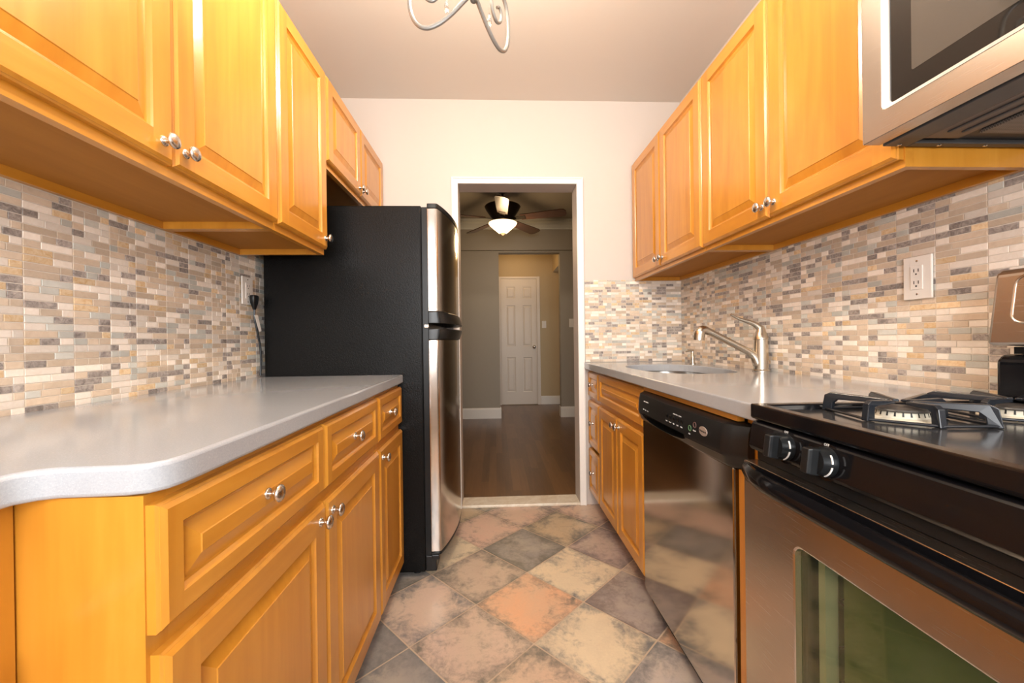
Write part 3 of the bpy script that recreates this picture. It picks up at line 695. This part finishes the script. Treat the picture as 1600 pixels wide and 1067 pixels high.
b = MB(); b.prism(rrect((wy0+wy1)/2, (wz0+wz1)/2, wy0-wy1-.124, wz1-wz0-.006, .004, 3), .570, .574, 'x'); b.build('inner_pane', mat('green_inner_glass', (.07, .095, .026), .3), odoor)
b = MB(); b.box(.560, .583, wy0-.022, wy0-.036, wz0+.002, wz1-.002); liner_m = mat('grey_liner', (.34, .32, .30), .4); b.build('window_liner', liner_m, odoor); b = MB(); b.box(.560, .583, wy1+.030, wy1+.044, wz0+.002, wz1-.002); b.build('window_liner', liner_m, odoor)
b = MB(); b.rings([L(rrect((wy0+wy1)/2, (wz0+wz1)/2, wy0-wy1+.004, wz1-wz0+.004, .022, 4), .5318), L(rrect((wy0+wy1)/2, (wz0+wz1)/2, wy0-wy1-.003, wz1-wz0-.003, .0185, 4), .5335), L(rrect((wy0+wy1)/2, (wz0+wz1)/2, wy0-wy1-.003, wz1-wz0-.003, .0185, 4), .5445)], True, False, False); b.build('window_bezel', nickel, odoor)
# bowed black handle along the top of the door
b = MB(); n = 28; rings = []
for i in range(n+1):
    u = i/n; y = RY0-.012+(RY1-RY0+.024)*u; q = min(1, min(u, 1-u)/.16); ea = math.sin(q*PI/2)
    bow = .010+.030*ea; xo = .531-bow; zt = .802-.004*(1-ea)
    rings.append([(.531, y, .757), (.531-bow*.12, y, .7565), (xo+.004, y, .770), (xo, y, .778), (xo+.002, y, .792), (xo+.008, y, zt), (xo+.014, y, zt-.001), (xo+.016, y, zt-.014*ea-.002), (.531-.002, y, zt-.020*ea-.002), (.531, y, zt-.004)])
b.rings(rings, True, True, True); hb = b.build('handle', blackp, odoor, smooth=True, angle=50)
b = MB(); b.box(.562, .584, RY0-.004, RY1+.004, .8005, .822); b.build('vent_trim', blackm, rg)
b = MB(); b.box(.532, .5845, RY0-.003, RY1+.003, .045, .228); dr = b.build('storage_drawer', steel_h, rg, bevel=.004)
# backguard
b = MB(); b.prism([(1.16, .80), (1.16, .885), (1.1605, 1.0), (1.19, 1.0), (1.19, .80)], RY0-.002, RY1+.002, 'y'); 
b.v = []; b.f = []; b.m = []
b.prism([(1.101, .9195), (1.101, 1.005), (1.115, 1.018), (1.195, 1.018), (1.195, .9195)], RY0-.004, RY1+.004, 'y'); bgd = b.build('backguard', blackp, rg, bevel=.010, seg=3)
b = MB(); b.box(1.125, 1.19, RY0-.02, RY1+.02, 1.0185, 1.034); b.build('backguard_gap', blackm, rg)
b = MB(); b.prism([(1.088, 1.036), (1.085, 1.044), (1.106, 1.194), (1.116, 1.201), (1.195, 1.201), (1.195, 1.036)], RY0-.001, RY1+.001, 'y'); bp_ = b.build('backguard_panel', steel_h, rg, bevel=.009, seg=3)
def bgx(z): return 1.085+(z-1.044)*.021/.150+.0008
b = MB(); pts = rrect((RY0+RY1)/2, 1.135, .68, .100, .02, 5); b.tube([(bgx(z), y, z) for y, z in pts]+[(bgx(pts[0][1]), *pts[0])], .0028, 8); b.build('embossed_border', steel_h, bp_, smooth=True)
# burners
cream = mat('burner_ring_alloy', (.52, .47, .37), .6); capm = mat('burner_cap', (.045, .040, .036), .4)
BC = [(.735, -1.868), (.948, -1.876), (.735, -2.335), (.948, -2.335)]
for (bx, by) in BC:
    b = MB(); b.lathe([(.050, .9087), (.050, .912), (.0385, .916), (.0365, .926), (.034, .926), (0, .926)], (bx, by, 0), n=40, cap0=False, cap1=False)
    br = b.build('burner', cream, rg, smooth=True)
    b = MB()
    for i in range(22):
        a = 2*PI*i/22; c_, s_ = math.cos(a), math.sin(a); x, y = bx+.0374*c_, by+.0374*s_
        b.add([(x-s_*.0014+c_*.0009, y+c_*.0014+s_*.0009, .919), (x+s_*.0014+c_*.0009, y-c_*.0014+s_*.0009, .919), (x+s_*.0011-c_*.001, y-c_*.0011-s_*.001, .9262), (x-s_*.0011-c_*.001, y+c_*.0011-s_*.001, .9262)], [(0, 1, 2, 3)])
    b.build('flame_port', dark_slot, br)
    b = MB(); b.lathe([(0, .9265), (.040, .9265), (.0415, .9285), (.040, .931), (.032, .9325), (0, .9328)], (bx, by, 0), n=36, cap0=False, cap1=False); b.build('burner_cap', capm, br, smooth=True)
# cast iron grates, one over each burner in view
def grate_mesh():
    b = MB(); DK, TP = .9092, .946
    fingers = [(-.050, .110, 1), (.050, .108, 0), (-.072, -.006, 0), (-.008, -.076, 0), (.082, -.084, 1), (.120, .062, 1), (.088,.004,0)]
    for fx, fy, loop in fingers:
        d = Vector((fx, fy, 0)); ln = d.length; d.normalize(); s_ = d.cross(Vector((0, 0, 1))); w = .0058; wt = .0042
        r0 = .016
        # side profile (r, z): leg outside, bar on top tapering to the tip
        if loop: outl = [(r0, TP-.002), (ln-.012, TP+.001), (ln-.002, TP-.005), (ln+.003, DK), (ln-.015, DK), (ln-.017, TP-.020), (ln-.024, TP-.013), (r0+.028, TP-.011), (r0, TP-.006)]
        else: outl = [(r0, TP-.002), (ln-.008, TP), (ln-.001, TP-.006), (ln+.003, DK), (ln-.013, DK), (ln-.014, TP-.013), (ln-.02, TP-.010), (r0, TP-.007)]
        def P(r, z, k): return Vector((0, 0, z))+d*r+s_*k*(wt if z > TP-.004 else w)
        b.rings([[P(r, z, -1) for r, z in outl], [P(r, z, 1) for r, z in outl]], True)
    # outer ring tying the legs together, low on the deck
    order = sorted(fingers, key=lambda f: math.atan2(f[1], f[0]))
    ring = [Vector((fx, fy, .9125)) for fx, fy, _ in order]; ring.append(ring[0])
    for p, q in zip(ring, ring[1:]): b.tube([p, q], .0035, 6, flat=.8)
    return b
gm = grate_mesh()
for k, (gx, gy) in enumerate(BC[:2]):
    b = MB(); b.v = [(x+gx, y+gy, z) for x, y, z in gm.v]; b.f = gm.f; b.m = gm.m
    tag(b.build('burner_grate', iron, bevel=.0018, origin=(gx, gy, .909)), ('black cast iron grate over the front left range burner', 'black cast iron grate over the rear burner near the backguard')[k], 'grate', 'burner grates on the range')

# ------------------------------------------------------------------ microwave
mw = thing('microwave', (1.0, -2.1, 1.47), 'stainless over-the-range microwave at the upper right edge', 'microwave')
MY0, MY1, MZ0, MZ1 = -1.726, -2.486, 1.472, 1.885
b = MB(); b.box(.842, 1.195, MY0, MY1, MZ0+.022, MZ1); b.build('case', blackm, mw)
b = MB()
dy0, dy1 = MY0-.001, MY1+.14; dz0, dz1 = MZ0+.002, MZ1-.05
wpl = rrect((MY0-.045+dy1+.05)/2, (1.523+1.782)/2, (MY0-.045)-(dy1+.05), 1.782-1.523, .017, 5); opl = rrect((dy0+dy1)/2, (dz0+dz1)/2, dy0-dy1, dz1-dz0, .003, 5)
b.rings([L(wpl, .8405), L(opl, .8405), L(opl, .804), L([(y*.999+(dy0+dy1)/2*.001, z) for y, z in opl], .802), L(wpl, .802)], True, False, False, 0, loop=True); md = b.build('door', steel_h, mw, bevel=.0015)
b = MB(); w2 = rrect((MY0-.045+dy1+.05)/2, (1.523+1.782)/2, (MY0-.045)-(dy1+.05)-.020, 1.782-1.523-.020, .010, 5)
b.rings([L(wpl, .8018), L(w2, .8085), L(w2, .812)], True, False, False); b.build('window_frame', mat('polished_frame', (.72, .66, .60), .3, .5), md)
mg = mat('microwave_glass', (.012, .010, .008), .04, 0, Coat_Weight=.6, Coat_Roughness=.02)
b = MB(); b.prism(w2, .811, .816, 'x'); b.build('window_glass', mg, md)
mesh_m = mat('window_screen', (.10, .088, .072), .35); 
b = MB(); b.prism(rrect((MY0-.045+dy1+.05)/2, (1.523+1.782)/2+.008, (MY0-.045)-(dy1+.05)-.105, 1.782-1.523-.085, .004, 3), .8104, .811, 'x'); b.build('window_screen', mat('screen_grey', (.085, .073, .060), .07, 0, Coat_Weight=.5), md)
b = MB(); b.box(.802, .8405, dy1-.0015, MY1, MZ0+.002, MZ1-.05); b.build('keypad', blackp, mw, bevel=.002)
b = MB(); b.box(.804, .8405, MY0, MY1, MZ1-.0485, MZ1); b.build('top_vent', steel_h, mw, bevel=.002)
# underside
und = mat('charcoal_underside', (.045, .045, .046), .4); und2 = mat('brown_grey_underside', (.12, .09, .075), .4)
b = MB(); b.box(.846, 1.195, MY0-.002, MY1+.002, MZ0+.010, MZ0+.0215)
b.box(.846, .900, MY0-.002, MY1+.002, MZ0, MZ0+.010); b.box(.900, 1.195, MY0-.002, MY0-.020, MZ0, MZ0+.010); b.box(1.175, 1.195, MY0-.02, MY1+.002, MZ0, MZ0+.010)
b.build('base_plate', und, mw, bevel=.002)
b = MB(); b.box(.907, .985, MY0-.03, MY1+.1, MZ0+.004, MZ0+.0098); b.build('lamp_cover', und2, mw, bevel=.003)
b = MB()
for x in (.925, .955): b.box(x, x+.008, MY0-.06, MY1+.13, MZ0+.001, MZ0+.0042)
b.build('cover_rib', und, mw, bevel=.002)
filt = mat('filter_mesh', (.20, .18, .165), .45, .5); t = NT(filt)
w_ = t.n('ShaderNodeTexChecker'); w_.inputs['Scale'].default_value = 320; t.l(t.pos((1, 1, 1), (0, 0, PI/4)), w_.inputs['Vector']); w_.inputs[1].default_value = (.26, .235, .215, 1); w_.inputs[2].default_value = (.09, .08, .07, 1); t.base(w_.outputs[0])
b = MB(); b.box(1.0, 1.165, MY0-.055, MY0-.36, MZ0+.003, MZ0+.0098); b.build('grease_filter', filt, mw, bevel=.002)
for x in (.875, .965, 1.07, 1.165):
    b = MB(); b.lathe([(.0, MZ0-.002), (.003, MZ0-.0016), (.0042, MZ0-.0003)], (x, MY0-.011, 0), n=12, cap0=False, cap1=True); b.build('screw', nickel, mw)

# ------------------------------------------------------------------ chandelier (only its lowest scrolls reach into the picture)
CX, CY = -.045, -1.50
ch = thing('chandelier', (CX, CY, ZC), 'pewter scroll-arm chandelier hanging from the kitchen ceiling, cut by the top edge', 'chandelier')
b = MB(); b.lathe([(0, ZC-.001), (.06, ZC-.001), (.058, ZC-.012), (.03, ZC-.03), (.012, ZC-.04), (0, ZC-.04)], (CX, CY, 0), n=28, cap0=False, cap1=False); b.build('canopy', scroll_m, ch, smooth=True)
b = MB(); b.tube([(CX, CY, ZC-.04), (CX, CY, 2.12)], .005, 10); b.lathe([(.0, 1.955), (.008, 1.957), (.012, 1.968), (.007, 1.985), (.02, 2.01), (.026, 2.04), (.016, 2.07), (.009, 2.10), (.014, 2.115), (.005, 2.13)], (CX, CY, 0), n=20, cap0=False, cap1=False); b.build('stem', scroll_m, ch, smooth=True)
arm_pts = [(.012, 1.972), (.034, 1.950), (.060, 1.925), (.092, 1.902), (.125, 1.891), (.152, 1.903), (.168, 1.937), (.170, 1.985), (.158, 2.035), (.130, 2.062), (.100, 2.055), (.084, 2.022), (.088, 1.985), (.108, 1.963), (.128, 1.972), (.134, 1.995), (.124, 2.010), (.112, 2.004)]
for k, az in enumerate((50, 176, 296)):
    a = math.radians(az); dx, dy = math.cos(a), math.sin(a)
    ks = .87 if k == 0 else 1.0
    Q = lambda r, z: (CX+dx*r*ks, CY+dy*r*ks, z)
    sp = spline([Q(r, z) for r, z in arm_pts], 6); b = MB(); rad = [.0056-.0016*max(0, (i/len(sp)-.6)/.4) for i in range(len(sp))]
    b.tube(sp, rad, 10); arm = b.build('arm', scroll_m, ch, smooth=True)
    b = MB(); b.lathe([(0, 2.064), (.010, 2.066), (.034, 2.076), (.040, 2.086), (.036, 2.084), (.012, 2.074), (0, 2.074)], Q(.13, 0), n=22, cap0=False, cap1=False); b.build('drip_pan', scroll_m, arm, smooth=True)
    b = MB(); b.lathe([(.0105, 2.075), (.0105, 2.15), (.006, 2.152)], Q(.13, 0), n=16); b.build('candle_sleeve', candle_m, arm, smooth=True)
    b = MB(); b.lathe([(.005, 2.152), (.012, 2.166), (.0145, 2.178), (.011, 2.198), (.004, 2.218), (.0, 2.222)], Q(.13, 0), n=16, cap1=False); b.build('bulb', bulb_m, arm, smooth=True)
    lp = light('bulb_light', 'POINT', Q(.13, 2.255), BULB_POWER, (1, .84, .66), shadow_soft_size=.03); 
    cr = .072
    b = MB(); b.tube([Q(cr, 2.046), Q(cr, 1.965)], .0008, 6); b.lathe([(0, 1.928), (.004, 1.931), (.0068, 1.937), (.0055, 1.948), (.002, 1.962), (0, 1.965)], Q(cr, 0), n=10, cap0=False, cap1=False); b.build('crystal_drop', crystal, arm)

# ------------------------------------------------------------------ the room beyond the doorway
FZ = .016; DY = 2.85; DCZ = 2.66; HY = 3.96
oak = mat('oak_strip_floor', (.15, .07, .03), .28); t = NT(oak)
g_ = t.n('ShaderNodeNewGeometry'); sx = t.n('ShaderNodeSeparateXYZ'); t.l(g_.outputs['Position'], sx.inputs[0])
ix = t.math('FLOOR', t.math('DIVIDE', sx.outputs[0], .057)); cxy = t.n('ShaderNodeCombineXYZ'); t.l(ix, cxy.inputs[0])
wn = t.n('ShaderNodeTexWhiteNoise'); t.l(cxy.outputs[0], wn.inputs['Vector'])
oy = t.math('FLOOR', t.math('DIVIDE', t.math('ADD', sx.outputs[1], t.math('MULTIPLY', wn.outputs['Value'], 3)), .75)); t.l(oy, cxy.inputs[1])
gr_ = t.noise(t.pos((60, 4, 60)), 1, 4, .6, .4)
ff = t.math('ADD', t.math('MULTIPLY', wn.outputs['Value'], .5), t.math('MULTIPLY', gr_, .6))
wn2 = t.n('ShaderNodeTexWhiteNoise'); c2 = t.n('ShaderNodeCombineXYZ'); t.l(ix, c2.inputs[0]); t.l(oy, c2.inputs[1]); t.l(c2.outputs[0], wn2.inputs['Vector'])
ff = t.math('ADD', t.math('MULTIPLY', wn2.outputs['Value'], .45), t.math('MULTIPLY', gr_, .6))
t.base(t.ramp(ff, [(.15, (.085, .038, .014)), (.5, (.14, .064, .022)), (.85, (.20, .095, .034))]))
DXL, DXR = -1.6, 2.6
b = MB(); b.box(DXL, DXR, WT, HY, -.05, FZ); b.box(DOOR_L, DOOR_R, WT-.0098, WT, -.05, FZ); struct('floor', b, oak)
b = MB(); b.box(DXL, DXR, WT, DY+.12, DCZ, DCZ+.1); b.box(-.6, DXR, DY+.12, HY, 2.45, 2.55); struct('ceiling', b, grey_paint)
b = MB(); b.box(DXL-.1, DXL, WT, DY, 0, DCZ); struct('wall_dining_left', b, grey_paint)
b = MB(); b.box(DXR, DXR+.1, WT, DY, 0, DCZ); struct('wall_dining_right', b, grey_paint)
b = MB(); b.box(DXL, XL-.1, 0.04, WT, 0, DCZ); b.box(XR+.1, DXR, .04, WT, 0, DCZ); struct('wall_dining_front', b, grey_paint)
OX0, OX1, OZ = .062, .888, 2.238
b = MB(); b.box(DXL, OX0, DY, DY+.12, 0, DCZ); b.box(OX1, DXR, DY, DY+.12, 0, DCZ); b.box(OX0, OX1, DY, DY+.12, OZ, DCZ); struct('wall_dining_back', b, grey_paint)
b = MB(); b.box(DXL, DXR, DY-.05, DY-.0005, 2.262, DCZ); struct('trim_3', b, grey_paint)
b = MB(); b.prism([(DY-.051, 2.535), (DY-.062, 2.535), (DY-.066, 2.555), (DY-.085, 2.585), (DY-.10, 2.60), (DY-.10, 2.625), (DY-.125, 2.635), (DY-.125, DCZ-.0005), (DY-.051, DCZ-.0005)], DXL, DXR, 'x'); struct('trim_4', b, mat('crown_paint', (.62, .62, .56), .5))
b = MB()
for x0, x1 in ((DXL, OX0+.012), (OX1-.012, DXR)):
    b.prism([(DY-.0005, FZ), (DY-.016, FZ), (DY-.016, .135), (DY-.008, .155), (DY-.0005, .158)], x0, x1, 'x')
b.box(OX0+.0005, OX0+.012, DY, DY+.12, FZ, .152); b.box(OX1-.012, OX1-.0005, DY, DY+.12, FZ, .152)
struct('baseboard_dining', b, white_trim)
b = MB(); b.box(-.6, DXR, HY, HY+.1, 0, 2.6); b.box(-.6, -.5, DY+.12, HY, 0, 2.6); struct('wall_hall_back', b, tan_paint)
b = MB(); b.box(1.045, 1.12, DY+.12, 3.06, 0, 2.45); b.box(1.045, 1.12, 3.06, 3.88, 2.25, 2.45); b.box(.95, 1.0449, 3.25, HY, 2.16, 2.45); b.box(1.045, 1.12, 3.88, HY, 0, 2.45); struct('wall_hall_right', b, tan_paint)
b = MB(); b.prism([(HY-.0005, FZ), (HY-.014, FZ), (HY-.014, .135), (HY-.006, .152), (HY-.0005, .152)], .738, 1.044, 'x'); b.prism([(HY-.0005, FZ), (HY-.014, FZ), (HY-.014, .135), (HY-.006, .152), (HY-.0005, .152)], -.5, .064, 'x'); struct('baseboard_hall', b, white_trim)
b = MB(); dxl, dxr, dzt = .102, .682, 2.052
b.box(dxl-.037, dxl-.002, HY-.022, HY-.0005, FZ, dzt+.037); b.box(dxr+.002, dxr+.052, HY-.022, HY-.0005, FZ, dzt+.037); b.box(dxl-.002, dxr+.002, HY-.022, HY-.0005, dzt+.002, dzt+.037); struct('trim_5', b, door_white, bevel=.003)
def six_panel():
    w, h, th = dxr-dxl, dzt-FZ-.008, .012; mb = MB(); y = HY-.001
    P = lambda u, v, n: (dxl+u, y-n, FZ+.008+v)
    mb.add([P(0, 0, 0), P(w, 0, 0), P(w, h, 0), P(0, h, 0), P(0, 0, th), P(w, 0, th), P(w, h, th), P(0, h, th)], [(0, 1, 5, 4), (1, 2, 6, 5), (2, 3, 7, 6), (3, 0, 4, 7)])
    us = [0, .085, .085+.145, w-.085-.145, w-.085, w]; vs = [0, .20, .76, .94, 1.60, 1.715, 1.90, h]
    for i in range(5):
        for j in range(7):
            u0, u1, v0, v1 = us[i], us[i+1], vs[j], vs[j+1]
            if i in (1, 3) and j in (1, 3, 5):
                rr = lambda d, n: [P(u0+d, v0+d, th+n), P(u1-d, v0+d, th+n), P(u1-d, v1-d, th+n), P(u0+d, v1-d, th+n)]
                mb.rings([rr(0, 0), rr(.006, -.007), rr(.014, -.008), rr(.035, -.002), rr(.037, -.002)], True, False, True)
            else: mb.add([P(u0, v0, th), P(u1, v0, th), P(u1, v1, th), P(u0, v1, th)], [(0, 1, 2, 3)])
    return mb
d_ = struct('door_1', six_panel(), door_white)
b = MB(); b.lathe([(.026, 0), (.026, .005), (.010, .010), (.009, .03), (.022, .038), (.029, .050), (.026, .062), (.012, .070), (0, .071)], (.632, HY-.013, .952), (0, -1, 0), 20, cap1=False); b.build('door_knob', nickel, d_, smooth=True)
for z in (.25, 1.08, 1.86):
    b = MB(); b.box(dxl-.001, dxl+.014, HY-.016, HY-.0135, z-.045, z+.045); b.build('hinge', door_white, d_)
def switch(loc_x, yw, z, label, w=.07, h=.115, outlet_like=False):
    o = thing('light_switch', (loc_x, yw, z), label, 'switch')
    b = MB(); b.box(loc_x-w/2, loc_x+w/2, yw-.0062, yw-.0005, z-h/2, z+h/2); b.build('cover_plate', white_plastic, o, bevel=.002)
    b = MB(); b.box(loc_x-.017, loc_x+.017, yw-.010, yw-.0063, z-.034, z+.034); b.build('rocker', white_plastic, o, bevel=.001)
switch(.80, HY, 1.312, 'white light switch on the tan hall wall beside the panelled door')
switch(1.04, DY, 1.285, 'white light switch on the grey dining wall right of the hall opening')
light('hall_light', 'POINT', (.35, 3.35, 2.33), HALL_POWER, (1, .64, .28), shadow_soft_size=.06)
# hall ceiling lamp above the opening
hl = thing('ceiling_light', (.35, 3.35, 2.45), 'small flush ceiling light in the hall above the panelled door', 'lamp')
b = MB(); b.lathe([(0, 2.449), (.10, 2.449), (.10, 2.435), (.09, 2.43), (0, 2.43)], (.35, 3.35, 0), n=24, cap0=False, cap1=False); b.build('base', white_trim, hl, smooth=True)

# ceiling fan
FCX, FCY = .098, 1.70
fan = thing('ceiling_fan', (FCX, FCY, DCZ), 'dark wooden ceiling fan with lit glass bowl beyond the doorway', 'fan')
b = MB(); b.lathe([(0, DCZ-.001), (.07, DCZ-.001), (.06, DCZ-.03), (.02, DCZ-.05), (0, DCZ-.05)], (FCX, FCY, 0), n=24, cap0=False, cap1=False); b.build('canopy', brass, fan, smooth=True)
b = MB(); b.lathe([(.012, 2.465), (.012, DCZ-.05)], (FCX, FCY, 0), n=12); b.build('downrod', brass, fan, smooth=True)
b = MB(); b.lathe([(0, 2.49), (.05, 2.485), (.185, 2.478), (.190, 2.470), (.175, 2.44), (.135, 2.38), (.105, 2.335), (.10, 2.315), (0, 2.315)], (FCX, FCY, 0), n=36, cap0=False, cap1=False); b.build('motor_housing', brass, fan, smooth=True)
for k in range(5):
    a = math.radians(-92+72*k); d = Vector((math.cos(a), math.sin(a), 0)); s_ = Vector((-d.y, d.x, 0)); n_ = Vector((0, 0, 1))
    tilt = math.radians(-13); sv = s_*math.cos(tilt)+n_*math.sin(tilt); nv = d.cross(sv)
    c = Vector((FCX, FCY, 2.345)); b = MB()
    out_ = [(.20, -.052), (.62, -.068), (.66, -.060), (.675, -.03), (.675, .03), (.66, .060), (.62, .068), (.20, .052)]
    b.rings([[c+d*r+sv*w+nv*h for r, w in out_] for h in (-.004, .004)], True); bl = b.build('blade', blade_m, fan)
    b = MB(); b.rings([[c+d*r+sv*w+nv*(-.0075) for r, w in ((.09, -.02), (.25, -.035), (.25, .035), (.09, .02))], [c+d*r+sv*w+nv*(-.0045) for r, w in ((.09, -.02), (.25, -.035), (.25, .035), (.09, .02))]], True); b.build('blade_iron', brass, bl)
b = MB(); b.lathe([(.148, 2.302), (.150, 2.296), (.135, 2.275), (.09, 2.235), (.045, 2.197), (.03, 2.19), (0, 2.19)], (FCX, FCY, 0), n=36, cap0=True, cap1=False); b.build('glass_bowl', bowl_m, fan, smooth=True)
b = MB(); b.lathe([(0, 2.172), (.012, 2.175), (.022, 2.182), (.034, 2.1895), (0, 2.1895)], (FCX, FCY, 0), n=18, cap0=False, cap1=False); b.build('finial', brass, fan, smooth=True)
b = MB(); b.lathe([(.10, 2.3145), (.145, 2.308), (.145, 2.3025), (0, 2.3025)], (FCX, FCY, 0), n=30, cap1=False); b.build('light_fitter', brass, fan, smooth=True)
light('fan_light', 'POINT', (FCX, FCY, 2.10), FAN_POWER, (1, .68, .36), shadow_soft_size=.12)
